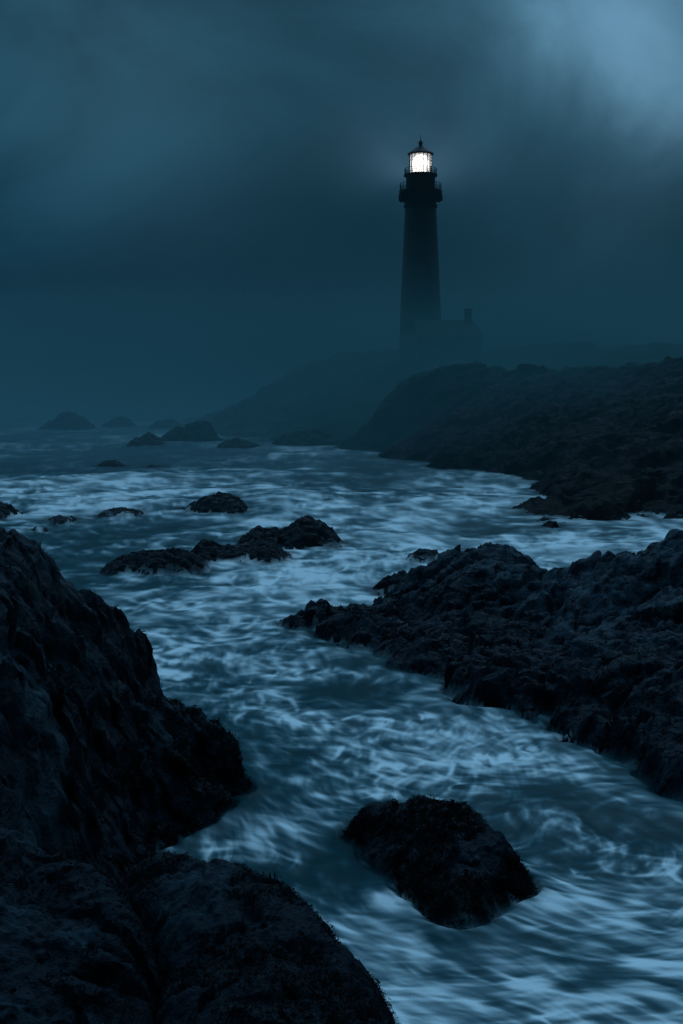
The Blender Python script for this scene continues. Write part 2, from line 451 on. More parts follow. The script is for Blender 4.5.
# right hand rock mass
ridge = [at(*p) for p in [(286, 610, 32.8), (300, 599, 33.2), (321, 591, 33.4), (345, 602, 33.4), (375, 609, 33), (392, 592, 33.6), (409, 580, 34), (430, 570, 34), (451, 565, 34), (482, 559, 33.5),
                          (512, 561, 33), (536, 571, 32.4), (556, 579, 31.5), (574, 571, 31), (592, 566, 30.5), (615, 566, 30.2), (628, 560, 30.2), (640, 552, 30.2), (660, 548, 30), (683, 542, 29.8),
                          (730, 532, 29), (800, 530, 28.5), (900, 540, 28)]]
wl = [at_z(*p) for p in [(284, 622), (300, 638), (330, 650), (373, 662), (421, 678), (451, 700), (478, 714), (528, 716), (556, 740), (580, 753), (625, 764), (648, 788), (683, 806), (740, 840), (840, 880), (950, 880)]]
inner = [at(*p) for p in [(330, 615, 32.2), (330, 635, 30.9), (400, 620, 31.3), (400, 655, 28.7), (450, 600, 30.8), (460, 650, 27.8), (500, 620, 29), (510, 680, 25.2), (540, 605, 29.5), (560, 650, 25.8),
                          (590, 600, 28.2), (618, 640, 25.2), (560, 715, 22.9), (610, 720, 22.0), (650, 600, 27), (683, 620, 25), (660, 690, 22.2), (683, 750, 20), (760, 640, 24), (760, 760, 20), (880, 640, 23), (880, 780, 20)]]
pts = ridge + back(ridge, 1.5, -.5) + back(ridge, 3.2, -1.4) + [(p[0], p[1], -.02) for p in wl] + [(p[0] - .5, p[1] - 1.1, -1.1) for p in wl] + inner + [(-2.6, 33, -1.2), (16, 22, -1), (17, 30, -1)] + [(p[0] + .12, p[1] + .3, h_) for p, h_ in zip(wl[3:14], (.35, .5, .6, .6, .65, .8, .8, .8, .9, .9, .9))]
f_right = rbf_fit(pts)


def dry_right(X, Y, Z):
    return sstep(.8, 1.5, Z + .6 * fbm(X * .5, Y * .5, 0, 4))


build_rock('rock_outcrop', f_right, (-3.2, 17, 16.5, 38), (.047, .042), M['rock'], s=1.9, amp=.17, lump=.24, seed=12.2, strata=.20,
           label='broad ribbed dark rock mass jutting from the right into the surf', dryfn=dry_right, weed=(42000, .07))


# ------------------------------------------------------------------ rocks in the surf
def small_rock(sil, Y0, thick, label, group=None, s=None, seed=0., mat=None, lean=0., rough=1.0):
    """sil: silhouette in pixels, Y0: distance of its front waterline"""
    P = np.array([at(px, py, Y0 + thick * .5)[0::2] for px, py in sil])
    w = P[-1, 0] - P[0, 0]; cx = (P[-1, 0] + P[0, 0]) / 2
    xs_, zs_ = P[:, 0], P[:, 1]

    def f(X, Y):
        wob = .18 * thick * fbm(X / w * 2.0 + seed, X * 0 + seed, 0, 3)
        yc = Y0 + thick * .5 + wob + lean * (X - cx)
        prof = np.interp(X, xs_, zs_, left=-.9, right=-.9)
        prof = np.where(X < xs_[0], zs_[0] - (xs_[0] - X) * 1.2, np.where(X > xs_[-1], zs_[-1] - (X - xs_[-1]) * 1.2, prof))
        t = np.abs(Y - yc) / (thick * .5)
        return prof - (np.maximum(prof, 0) + .25) * np.minimum(t, 3)**2.0
    hm = max(zs_.max(), .25)
    s = s or max(hm * 1.0, w * .13)
    r = max(.03, Y0 / F * 1.1)
    return build_rock('sea_rock', f, (P[0, 0] - w * .12 - .6, P[-1, 0] + w * .12 + .6, Y0 - thick * .55 - .5, Y0 + thick * 1.6 + .5), (r, max(r, thick / 90)),
                      mat or M['rock_far'], s=s, amp=hm * .13 * rough, lump=hm * .13 * rough, seed=seed, label=label, group=group, zmin=-.6,
                      dryfn=lambda X, Y, Z: sstep(.05, .6, Z / hm + .4 * fbm(X, Y, 0, 3)))


LG = 'rocks of the long ledge in mid surf'
small_rock([(100, 578), (108, 564), (128, 556), (150, 551), (172, 550), (188, 553), (206, 566), (214, 576)], 42.2, 3.6, 'low black rock at the left end of the long ledge in the surf', LG, seed=2.)
small_rock([(180, 568), (192, 551), (200, 543), (214, 543), (226, 548), (244, 545), (262, 541), (278, 547), (292, 560)], 45.0, 4, 'flat black rock forming the middle of the long ledge', LG, seed=4.4)
small_rock([(226, 556), (240, 540), (258, 529), (272, 528), (288, 527), (298, 519), (306, 517), (320, 521), (332, 531), (340, 541)], 50, 4.5, 'highest knobbly rock at the right end of the long ledge', LG, seed=6.1)
small_rock([(404, 567), (408, 556), (418, 550), (430, 548), (438, 551), (442, 566)], 45, 2.2, 'small pointed rock in foam just behind the right hand rock mass', seed=9.)
small_rock([(372, 590), (382, 580), (395, 574), (405, 572), (418, 584)], 38, 2.0, 'small low rock touching the back of the right hand rock mass', seed=9.9)
MG = 'rocks in the middle distance of the sea'
small_rock([(176, 513), (190, 506), (204, 498), (218, 494), (232, 495), (242, 501), (247, 511)], 65, 5, 'rounded black rock in foam beyond the long ledge', MG, seed=11.)
small_rock([(95, 518), (104, 511), (118, 508), (136, 509), (146, 516)], 63, 3.5, 'low flat black rock left of the rounded mid sea rock', MG, seed=13.)
small_rock([(108, 506), (120, 501), (132, 502), (138, 506)], 71, 3, 'thin rock sliver just behind the low flat rock', MG, seed=14.)
small_rock([(42, 526), (50, 518), (60, 515), (72, 517), (80, 525)], 60, 3, 'small black rock above the shoulder of the left outcrop', MG, seed=15.)
small_rock([(-40, 522), (-20, 506), (-5, 502), (8, 505), (18, 515), (24, 523)], 61, 5, 'dark rock cut by the left edge in mid sea', MG, seed=16.)
small_rock([(26, 532), (34, 528), (44, 528), (50, 533)], 56, 2, 'tiny wave washed rock between the left edge rock and its neighbour', MG, seed=16.8)
small_rock([(96, 467), (104, 461), (114, 460), (124, 466)], 112, 4, 'small half sunk rock alone in the left mid sea', MG, seed=18.)
small_rock([(140, 470), (150, 465), (160, 466), (168, 471)], 109, 4, 'half sunk rock right of the lone mid sea rock', MG, seed=19.)
small_rock([(126, 447), (136, 438), (148, 433), (158, 437), (166, 446)], 160, 8, 'low far rock in front of the large hazy rock', MG, seed=20.)
small_rock([(160, 441), (170, 432), (184, 428), (200, 423), (210, 425), (218, 437)], 178, 9, 'large hazy far rock with a peaked right side', MG, seed=21.)
small_rock([(214, 449), (224, 441), (236, 438), (246, 441), (262, 447)], 155, 8, 'low far rock nearest the foggy headland', MG, seed=22.)
small_rock([(272, 445), (284, 436), (300, 432), (318, 430), (334, 434), (350, 444)], 160, 8, 'dark low reef at the foot of the headland, washed by surf', MG, seed=27.)
small_rock([(514, 512), (524, 503), (540, 500), (556, 503), (566, 514)], 68, 4, 'dark low rock just off the tip of the rock shelf', MG, seed=28.)
FG = 'faint rocks far out in the fog'
small_rock([(46, 430), (52, 420), (62, 414), (74, 413), (84, 417), (94, 428)], 255, 14, 'domed rock far out in the fog, leftmost on the horizon', FG, seed=23.)
small_rock([(102, 427), (110, 420), (120, 417), (130, 421), (134, 427)], 270, 12, 'faint small rock second from left on the horizon', FG, seed=24.)
small_rock([(150, 428), (158, 421), (168, 418), (178, 422), (184, 428)], 265, 12, 'faint rock on the horizon behind the large hazy rock', FG, seed=25.)

# ------------------------------------------------------------------ headland and shore
front = [at(*p) for p in [(365, 432, 172), (378, 412, 165), (390, 392, 160), (402, 381, 157), (418, 376, 154), (440, 375, 152), (480, 376, 150), (520, 374, 148), (560, 372, 146), (610, 368, 142), (650, 362, 138),
                          (683, 357, 135), (760, 348, 130), (900, 340, 128)]]
wl = [at_z(*p) for p in [(270, 441), (300, 443), (340, 441), (362, 444), (385, 450), (415, 461), (450, 470), (490, 473), (518, 477), (538, 486), (530, 497), (520, 507), (541, 520), (571, 525), (621, 526), (683, 522), (760, 520), (900, 520)]]
inner = [at(*p) for p in [(300, 433, 188), (335, 428, 182), (400, 425, 150), (450, 420, 132), (450, 440, 121), (500, 420, 128), (520, 455, 102), (570, 430, 105), (560, 480, 78), (600, 490, 72), (620, 455, 85),
                          (640, 420, 105), (683, 400, 108), (683, 450, 82), (650, 500, 67), (750, 420, 95), (750, 480, 72), (900, 420, 90)]]
pts = front + [(p[0] * 1.15, p[1] * 1.15, p[2] * .75) for p in front] + [(p[0], p[1], -.05) for p in wl] + \
    [(p[0] - 2, p[1] - 6, -1.2) for p in wl] + inner + [(-12, 215, -1), (-14, 195, -1), (5, 225, 1), (60, 230, 4), (90, 215, 4)]
build_rock('rocky_shore', rbf_fit(pts), (-16, 96, 52, 225), (.24, .36), M['shore'], s=8, amp=.62, lump=.65, seed=31., kind='structure',
           label='dark craggy rock shelf and bluff below the foggy headland', dryfn=lambda X, Y, Z: sstep(.3, 2.5, Z + fbm(X * .2, Y * .2, 0, 3)), zmin=-.8)

top = [at(*p) for p in [(205, 424, 262), (235, 412, 258), (262, 394, 250), (285, 377, 243), (310, 366, 235), (332, 360, 228), (352, 357, 223), (380, 353, 218), (420, 352, 215), (480, 352, 215), (540, 351, 213), (600, 349, 210),
                        (683, 346, 205), (800, 340, 200), (1000, 335, 195)]]
pts = top + [(p[0] * 1.1, p[1] * 1.12, p[2] - .4) for p in top] + [(p[0] * 1.5, p[1] * 1.5, p[2] * .5) for p in top] + \
    [at(*p) for p in [(250, 418, 238), (290, 400, 225), (330, 385, 212), (380, 372, 203), (440, 366, 200), (520, 364, 195), (640, 358, 185), (850, 350, 175)]] + \
    [at_z(*p) for p in [(215, 431), (260, 436), (320, 440)]] + [(-38, 240, -1.5), (-22, 205, -1.5), (-40, 300, -1.5), (-45, 380, -1.5), (10, 180, 0), (60, 165, 3), (-30, 222, -1.4)]
build_rock('headland', rbf_fit(pts), (-50, 150, 165, 400), (.55, .6), M['hill'], s=14, amp=1.1, lump=.6, seed=41., kind='structure',
           label='low fog covered headland carrying the lighthouse', dryfn=lambda X, Y, Z: np.ones_like(Z), zmin=-.8, jitter=.02)

# ------------------------------------------------------------------ sea
def breaks(segs):
    out = []
    for a, b, st in segs:
        out.append(np.arange(a, b, st))
    return np.concatenate(out)


cols = breaks([(-5000, -800, 300), (-800, -160, 16), (-160, 0, 3), (0, 683, 1.35), (683, 840, 3), (840, 1500, 16), (1500, 5401, 300)])
rows = np.concatenate([[400.6, 401.2, 402, 403, 404.5, 406, 408], np.arange(409.5, 1040, 1.15), np.arange(1040, 1500, 12), [1700, 2200, 3000]])
PX, PY = np.meshgrid(cols, rows)
SY = CH * F / (PY - HY); SX = (PX - 341.5) / F * SY
nr, nc = SX.shape

shore = np.full(SX.shape, -2.0)     # height of the rock under every sea vertex
for (x0, x1, y0, y1, Z) in ROCKS:
    m = (SX > x0) & (SX < x1) & (SY > y0) & (SY < y1)
    ny, nx = Z.shape
    u = (SX[m] - x0) / (x1 - x0) * (nx - 1); v = (SY[m] - y0) / (y1 - y0) * (ny - 1)
    ui = np.clip(u.astype(int), 0, nx - 2); vi = np.clip(v.astype(int), 0, ny - 2)
    fu = u - ui; fv = v - vi
    z = Z[vi, ui] * (1 - fu) * (1 - fv) + Z[vi, ui + 1] * fu * (1 - fv) + Z[vi + 1, ui] * (1 - fu) * fv + Z[vi + 1, ui + 1] * fu * fv
    shore[m] = np.maximum(shore[m], z)


def blur_grid(A, n):
    for _ in range(n):
        A = (A + np.roll(A, 1, 0) + np.roll(A, -1, 0) + np.roll(A, 1, 1) + np.roll(A, -1, 1)) / 5
    return A


near_rock = sstep(-1.1, -.05, blur_grid(shore, 6))


FOAM = [(385, 448, 45, 7, .9), (210, 590, 70, 25, .4), (180, 640, 40, 20, .5), (440, 545, 40, 10, .5), (120, 590, 30, 8, .4), (190, 620, 60, 30, .4), (260, 690, 60, 25, .35), (300, 735, 70, 18, .5), (500, 560, 60, 8, .4), (350, 500, 200, 22, .25), (600, 470, 70, 8, .5), (470, 470, 80, 8, .5), (300, 590, 120, 28, .8), (230, 620, 90, 30, .45), (430, 512, 150, 16, .75), (300, 480, 160, 18, .30), (560, 545, 90, 10, .7), (200, 650, 50, 40, .35), (640, 480, 30, 8, .0),
                          (300, 660, 70, 22, .5), (400, 750, 120, 22, .45), (250, 760, 40, 60, .15), (330, 790, 60, 40, .45), (395, 930, 45, 60, .8), (560, 850, 90, 30, .35), (640, 930, 80, 60, .8),
                          (560, 980, 90, 50, .55), (470, 770, 110, 10, .5), (280, 830, 60, 25, .35), (190, 480, 100, 10, .25), (360, 450, 80, 8, .5), (480, 490, 60, 8, .4), (350, 530, 60, 12, .5), (250, 845, 90, 14, .3), (20, 560, 80, 10, .1),
                          (120, 505, 120, 6, .35), (70, 490, 80, 6, .3), (30, 535, 40, 8, .4),
                          (350, 700, 60, 14, -.8), (540, 730, 70, 14, -.7), (600, 830, 90, 28, -1.1), (230, 790, 30, 20, -.5), (210, 745, 30, 50, -.3), (290, 760, 40, 18, -.3), (100, 543, 60, 5, -.3), (600, 535, 50, 6, -.3), (60, 450, 160, 6, -.3), (200, 455, 120, 8, -.35),
                          (340, 870, 40, 30, -.3), (460, 960, 50, 25, -.35), (200, 590, 50, 8, -.3), (400, 495, 40, 8, -.3), (560, 505, 35, 12, -.2), (30, 470, 150, 10, -.45), (250, 500, 60, 6, -.3)]


def psi(x, y, d, o=0.):
    """stream function of the eddies; o picks one of several moments of the same surf"""
    free = 1 - near_rock * .8
    s = 0
    for k, lam in enumerate((.55, 1.2, 2.6, 6.0, 14.0, 30.0)):
        wgt = sstep(.02, .07, lam / d)
        s = s + wgt * lam * (.13, .30, .44, .46, .36, .3)[k] * perlin(x / lam + 3.1 * k + o, y / (lam * (1 + d / 140)) + 5.5 * k, .7 * k + o)
    return s * free


def flow(o, dx, dy):
    e = .02 * np.maximum(SY / 20, 1)
    p0 = psi(SX, SY, SY, o)
    vx = (psi(SX, SY + e, SY, o) - p0) / e + dx
    vy = -(psi(SX + e, SY, SY, o) - p0) / e + dy
    sp = np.sqrt(vx**2 + vy**2) + .15
    return vx / sp, vy / sp


def to_idx(x, y):
    y = np.maximum(y, 2.5)
    py = CH * F / y + HY; px = x / y * F + 341.5
    return np.interp(py, rows, np.arange(nr)), np.interp(px, cols, np.arange(nc))


def samp(A, r, c):
    r = np.clip(r, 0, nr - 1.001); c = np.clip(c, 0, nc - 1.001)
    ri = r.astype(np.int32); ci = c.astype(np.int32); fr = r - ri; fc = c - ci
    i = ri * nc + ci; A = A.ravel()
    return A[i] * (1 - fr) * (1 - fc) + A[i + 1] * (1 - fr) * fc + A[i + nc] * fr * (1 - fc) + A[i + nc + 1] * fr * fc


def lic(A, V, length, steps):
    VX, VY = V
    out = A.copy(); tot = 1.0
    for sgn in (1, -1):
        x = SX.copy(); y = SY.copy()
        r, c = to_idx(x, y)
        for i in range(steps):
            vx = samp(VX, r, c); vy = samp(VY, r, c)
            h = sgn * length / steps
            x = x + vx * h; y = y + vy * h
            r, c = to_idx(x, y)
            w = math.cos(i / steps * math.pi / 2)**2
            out = out + samp(A, r, c) * w
            tot += w
    return out / tot


def even(A):
    """local contrast made even over distance"""
    mm = (cols > -50) & (cols < 730)
    A = A - np.convolve(np.pad(A[:, mm].mean(1), 30, mode='edge'), np.ones(61) / 61, 'valid')[:, None]
    rm = np.convolve(np.pad(A[:, mm].std(1), 20, mode='edge'), np.ones(41) / 41, 'valid')
    return A / (rm[:, None] + 1e-6)


def octaves(lams, seed, lo, hi, p=.5, ridge=False, st=140.):
    s = 0
    for k, lam in enumerate(lams):
        wgt = sstep(lo, lo * 2.5, lam / SY) * (1 - sstep(hi * .5, hi * 1.5, lam / SY)) * (lam / SY * 20)**p
        n = perlin(SX / lam + seed + 7 * k, SY / (lam * (1 + SY / st)) + 11 * k - seed, k * 1.3 + seed)
        if ridge: n = .45 - np.abs(n) * 1.6
        s = s + wgt * n
    return s


LAMS = (.05, .09, .17, .3, .55, 1.0, 1.9, 3.6, 7., 13., 24.)
flows = [flow(0., .62, -.50), flow(40.3, .80, -.15), flow(81.7, .25, -.75), flow(23.9, .75, -.40), flow(61.1, .45, -.60)]
S1 = 0; S2 = 0; S4 = 0
for i, V_ in enumerate(flows):
    grain = (blur_grid(rng.rand(nr, nc) - .5, 1) * 5)
    A = even(octaves(LAMS, 20. + 31 * i, .0022, .02, .3)) + .6 * even(grain)
    B = even(octaves(LAMS, 70. + 31 * i, .009, .075, .45, ridge=True))
    D = even(octaves(LAMS, 170. + 31 * i, .0028, .035, .35, ridge=True))
    S1 = S1 + even(lic(A, V_, .16 + .009 * SY, 8))
    S2 = S2 + even(lic(B, V_, .35 + .022 * SY, 12))
    S4 = S4 + np.clip(even(lic(D, V_, .28 + .016 * SY, 11)), -.6, 3)**2 * np.sign(1)
S3 = even(octaves(LAMS, 5., .05, .35, .6))
S1 = even(S1); S2 = even(S2); S4 = even(S4)

# foam patches: places in the surf (world centre, world radii, amount)
foam_places = []
for px, py, rx, ry, a in FOAM:
    x, y, _ = at_z(px, py)
    y2 = at_z(px, py - ry)[1]; y1 = at_z(px, py + ry)[1]
    foam_places.append((x, y, rx / F * y, (y2 - y1) / 2, a))
amt = np.zeros_like(SX)
wxx = SX + 2.4 * fbm(SX / 5, SY / 5, 0, 3) * np.clip(SY / 40, .3, 3); wyy = SY + 3.2 * fbm(SX / 5 + 9, SY / 5, 0, 3) * np.clip(SY / 40, .2, 4)
for x, y, rx, ry, a in foam_places:
    amt += a * np.exp(-((wxx - x) / rx)**2 - ((wyy - y) / ry)**2)
edge = near_rock * sstep(.1, -.25, blur_grid(shore, 3))
raw = .44 + .11 * sstep(25, 34, SY) * sstep(120, 70, SY) + .36 * np.tanh(amt * 1.15) + .05 * edge * sstep(24, 45, SY) - .08 * edge * sstep(30, 18, SY) + .060 * S2 + .12 * S3
wisp = .062 * S1 + .055 * S4
raw = raw + wisp * (.45 + .9 * sstep(.1, .8, raw))
base = 1 / (1 + np.exp(-(raw - .60) * 6.6))
thread = 1 / (1 + np.exp(-(S1 * .7 + S4 * .75 + S2 * .35) * 1.15))
foam = base * (.62 + .50 * thread) + .05 * (thread - .4)
foam = np.clip((foam - .03), 0, 1)
far = sstep(70, 140, SY)
foam = foam * (1 - far) + (.42 + .62 * (foam - .4)) * far
foam = np.clip(foam, .0, 1)

swell = .10 * perlin(SX / 9, SY / 8, 3) + .05 * perlin(SX / 3.2, SY / 2.4, 1) * sstep(60, 20, SY) + .40 * perlin(SX / 40, SY / 16, 8) * sstep(30, 90, SY)
WZ = swell * (1 - near_rock * .6) + .012 * np.clip(S2, -2, 3) * np.clip(SY / 20, .6, 4)
WZ = WZ + .10 * edge * sstep(40, 25, SY)
WZ = WZ * sstep(900, 250, SY)
# the surge washes a little way up the stone in ragged sheets
sh_s = blur_grid(np.maximum(shore, -1.2), 4)
HW = (.10 + .30 * sstep(-.3, .8, fbm(SX * 1.1, SY * 1.1, 4, 3) + .12 * S1) ) * sstep(90, 35, SY) + .02
up = np.clip((sh_s + .03 - WZ) / HW, 0, 1)
veil = (1 - up)**1.8 * .72
climb = (sh_s + .05 > WZ) & (up < 1)
WZ = np.where(climb, np.maximum(WZ, np.minimum(np.maximum(shore, sh_s), WZ + HW) + .045), WZ)
foam = foam * (1 - .5 * sstep(-.35, .1, sh_s - WZ) * sstep(34, 26, SY))
V = np.stack([SX, SY, WZ], -1).reshape(-1, 3)
idx = np.arange(nr * nc).reshape(nr, nc)
q = np.stack([idx[1:, :-1], idx[1:, 1:], idx[:-1, 1:], idx[:-1, :-1]], -1).reshape(-1, 4)

m, nt, N, L = new_mat('sea_water')
out = N.new('ShaderNodeOutputMaterial')
fo = N.new('ShaderNodeAttribute'); fo.attribute_name = 'foam'
al = N.new('ShaderNodeAttribute'); al.attribute_name = 'depth'
geo = N.new('ShaderNodeNewGeometry')
wat = N.new('ShaderNodeBsdfPrincipled'); wat.inputs['Roughness'].default_value = .42; wat.inputs['IOR'].default_value = 1.33
wat.inputs['Base Color'].default_value = (.0005, .030, .036, 1)
wat.inputs['Specular IOR Level'].default_value = .07; wat.inputs['Specular Tint'].default_value = (.3, .8, 1, 1)
fb = N.new('ShaderNodeBsdfPrincipled'); fb.inputs['Roughness'].default_value = .9; fb.inputs['Specular IOR Level'].default_value = .1
ramp = N.new('ShaderNodeValToRGB'); el = ramp.color_ramp.elements
el[0].position = 0; el[0].color = (.02, .20, .25, 1); el[1].position = 1; el[1].color = (.74, .80, .80, 1)
L.new(fo.outputs['Fac'], ramp.inputs[0]); L.new(ramp.outputs[0], fb.inputs['Base Color'])
nz = N.new('ShaderNodeTexNoise'); nz.inputs['Scale'].default_value = 3; nz.inputs['Detail'].default_value = 4
L.new(geo.outputs['Position'], nz.inputs['Vector'])
bp = N.new('ShaderNodeBump'); bp.inputs['Strength'].default_value = .15; bp.inputs['Distance'].default_value = .05
L.new(nz.outputs['Fac'], bp.inputs['Height']); L.new(bp.outputs['Normal'], wat.inputs['Normal'])
mx = N.new('ShaderNodeMixShader'); L.new(fo.outputs['Fac'], mx.inputs[0]); L.new(wat.outputs[0], mx.inputs[1]); L.new(fb.outputs[0], mx.inputs[2])
tr = N.new('ShaderNodeBsdfTransparent')
mx2 = N.new('ShaderNodeMixShader'); L.new(al.outputs['Fac'], mx2.inputs[0]); L.new(tr.outputs[0], mx2.inputs[1]); L.new(mx.outputs[0], mx2.inputs[2])
L.new(mx2.outputs[0], out.inputs[0])
sea = mesh_obj('sea', V, q, m)
set_attr(sea, 'foam', foam.ravel())
dep = sstep(-.02, 1, (WZ - shore) / np.clip(.42 + .004 * SY, 0, 1.0))
dep = np.where(up > 0, veil * np.clip(.62 + .14 * S1, .2, 1), np.maximum(dep, np.clip(.62 + .12 * S1, 0, 1)))
set_attr(sea, 'depth', np.clip(blur_grid(dep, 1), 0, 1).ravel())
tag(sea, 'silky surf streaming between the rocks', kind='structure')

bed = mesh_obj('seabed', [(-6000, 2, -1.7), (6000, 2, -1.7), (6000, 12000, -1.7), (-6000, 12000, -1.7)], [(0, 1, 2, 3)], simple_mat('seabed_sand', (.01, .03, .035), .9))
tag(bed, 'dark sea floor', kind='structure')


# ------------------------------------------------------------------ lighthouse
def lathe(prof, c, n=48):
    vs, fs = [], []
    for (r, z) in prof:
        for i in range(n):
            a = 2 * math.pi * i / n
            vs.append((c[0] + r * math.cos(a), c[1] + r * math.sin(a), c[2] + z))
    for k in range(len(prof) - 1):
        for i in range(n):
            j = (i + 1) % n
            fs.append((k * n + i, k * n + j, (k + 1) * n + j, (k + 1) * n + i))
    fs.append(tuple(range(n))[::-1]); fs.append(tuple((len(prof) - 1) * n + i for i in range(n)))
    return vs, fs


def box(c, s, rz=0.):
    vs = []
    for dz in (-1, 1):
        for dx, dy in ((-1, -1), (1, -1), (1, 1), (-1, 1)):
            x, y = dx * s[0] / 2, dy * s[1] / 2
            vs.append((c[0] + x * math.cos(rz) - y * math.sin(rz), c[1] + x * math.sin(rz) + y * math.cos(rz), c[2] + dz * s[2] / 2))
    return vs, [(3, 2, 1, 0), (4, 5, 6, 7), (0, 1, 5, 4), (1, 2, 6, 5), (2, 3, 7, 6), (3, 0, 4, 7)]


def join(parts):
    vs, fs = [], []
    for v, f in parts:
        o = len(vs); vs += list(v); fs += [tuple(i + o for i in t) for t in f]
    return vs, fs


PXM = 215 / F                                      # metres per pixel at the tower
bx_, by_, bz_ = at(420.6, 353, 215)
zz = lambda py: (353 - py) * PXM
LH = empty('lighthouse', (bx_, by_, bz_ - .8))
tag(LH, 'tall tapered lighthouse tower with its lantern lit on the foggy headland', 'lighthouse')
c0 = (bx_, by_, bz_)


def part(name, vf, mat, parent=LH, smooth=False, **k):
    o = mesh_obj(name, vf[0], vf[1], mat, parent, smooth)
    return o


W2 = PXM / 2
o = part('tower', lathe([(44.5 * W2, -1.5), (44 * W2, .6), (43 * W2, .8), (41.2 * W2, zz(320)), (37.5 * W2, zz(275)), (33.8 * W2, zz(235)), (31.4 * W2, zz(208))], c0, 64), M['tower'])
part('collar', lathe([(31.4 * W2, zz(208) + .003), (33.6 * W2, zz(207.5)), (33.6 * W2, zz(205.5)), (31.5 * W2, zz(204.5)), (31.5 * W2, zz(200)), (34 * W2, zz(196)), (37 * W2, zz(194.5))], c0, 64), M['iron'])
part('gallery_deck', lathe([(37 * W2, zz(194.5) + .003), (42 * W2, zz(194)), (43 * W2, zz(193)), (43 * W2, zz(191)), (30 * W2, zz(190.8))], c0, 64), M['iron'])
for i in range(16):
    a = 2 * math.pi * i / 16
    r = 17.6 * PXM
    v, f = box((bx_ + r * math.cos(a), by_ + r * math.sin(a), bz_ + zz(197.8)), (1.5, .22, 1.1), a)
    part('bracket', (v, f), M['iron'])


def railing(R, z0, h, nposts, name='railing', n=64):
    ps = []
    for i in range(nposts):
        a = 2 * math.pi * i / nposts
        ps.append(box((bx_ + R * math.cos(a), by_ + R * math.sin(a), bz_ + z0 + h / 2), (.07, .07, h), a))
    for hh in (h, h * .62, h * .3):
        vs, fs = [], []
        for i in range(n):
            a = 2 * math.pi * i / n
            for dr, dz in ((-.03, -.03), (.03, -.03), (.03, .03), (-.03, .03)):
                vs.append((bx_ + (R + dr) * math.cos(a), by_ + (R + dr) * math.sin(a), bz_ + z0 + hh + dz + .035))
        for i in range(n):
            j = (i + 1) % n
            for k in range(4):
                l = (k + 1) % 4
                fs.append((i * 4 + k, j * 4 + k, j * 4 + l, i * 4 + l))
        ps.append((vs, fs))
    return part(name, join(ps), M['iron'])


railing(20.6 * PXM, zz(191), 1.15, 24)
part('watch_room', lathe([(30 * W2, zz(190.8) + .003), (29.5 * W2, zz(188)), (29 * W2, zz(178)), (31 * W2, zz(177))], c0, 48), M['iron'])
part('lantern_gallery', lathe([(31 * W2, zz(177) + .003), (33.5 * W2, zz(176.3)), (33.5 * W2, zz(174.5)), (22 * W2, zz(174.2))], c0, 48), M['iron'])
railing(15.9 * PXM, zz(174.5), .95, 20)
RG = 11.0 * PXM
gz0, gz1 = zz(174.2), zz(154.4)
part('lantern_glass', (lambda n=16: ([(bx_ + RG * .97 * math.cos(2 * math.pi * (i + .5) / n), by_ + RG * .97 * math.sin(2 * math.pi * (i + .5) / n), bz_ + z) for z in (gz0 + .01, gz1) for i in range(n)],
                                     [(i, (i + 1) % n, n + (i + 1) % n, n + i) for i in range(n)]))(), M['lantern'])
bars = []
for i in range(16):
    a = 2 * math.pi * (i + .5) / 16
    bars.append(box((bx_ + RG * math.cos(a), by_ + RG * math.sin(a), bz_ + (gz0 + gz1) / 2), (.10, .10, gz1 - gz0), a))
for z in (gz0 + (gz1 - gz0) * .33, gz0 + (gz1 - gz0) * .67):
    for i in range(16):
        a = 2 * math.pi * i / 16
        bars.append(box((bx_ + RG * .98 * math.cos(a), by_ + RG * .98 * math.sin(a), bz_ + z), (.04, RG * .39, .05), a))
part('glazing_bars', join(bars), M['iron'])
part('lens', lathe([(.9, gz0 + .02), (1.2, gz0 + .3), (1.35, gz0 + 1.0), (1.4, (gz0 + gz1) / 2), (1.3, gz1 - .9), (1.0, gz1 - .35), (.5, gz1 - .1)], c0, 32), M['lens'], smooth=True)
rf = part('roof', lathe([(12.6 * PXM, zz(155)), (13.1 * PXM, zz(154.5)), (13.0 * PXM, zz(153.6)), (9.5 * PXM, zz(151.2)), (6 * PXM, zz(148.6)), (3.2 * PXM, zz(146.9)), (2.0 * PXM, zz(145.6))], c0, 16), M['iron'])
vn = part('ventilator', lathe([(2.0 * PXM, zz(145.6) + .003), (1.5 * PXM, zz(144.6)), (2.2 * PXM, zz(144)), (2.3 * PXM, zz(142.8)), (1.3 * PXM, zz(141.6)), (.3, zz(141))], c0, 20), M['iron'], parent=rf)
part('lightning_rod', lathe([(.07, zz(141) + .003), (.02, zz(134))], c0, 8), M['iron'], parent=rf)
for (py, off) in ((272, .45), (296, .45), (316, .45)):
    r = (44 - (353 - py) / 145 * 12.2) * W2
    a = -math.pi / 2 + .32
    cx_, cy_ = bx_ + (r - .05) * math.cos(a), by_ + (r - .05) * math.sin(a)
    w = part('window', join([box((cx_, cy_, bz_ + zz(py) + 1.35), (.34, 1.5, .2), a), box((cx_, cy_, bz_ + zz(py) - 1.3), (.4, 1.6, .18), a),
                             box((cx_ - .68 * math.sin(a), cy_ + .68 * math.cos(a), bz_ + zz(py)), (.3, .16, 2.44), a),
                             box((cx_ + .68 * math.sin(a), cy_ - .68 * math.cos(a), bz_ + zz(py)), (.3, .16, 2.44), a)]), M['tower'])
    part('pane', box((cx_ + .06 * math.cos(a), cy_ + .06 * math.sin(a), bz_ + zz(py)), (.1, 1.19, 2.43), a), M['dark_pane'], parent=w)

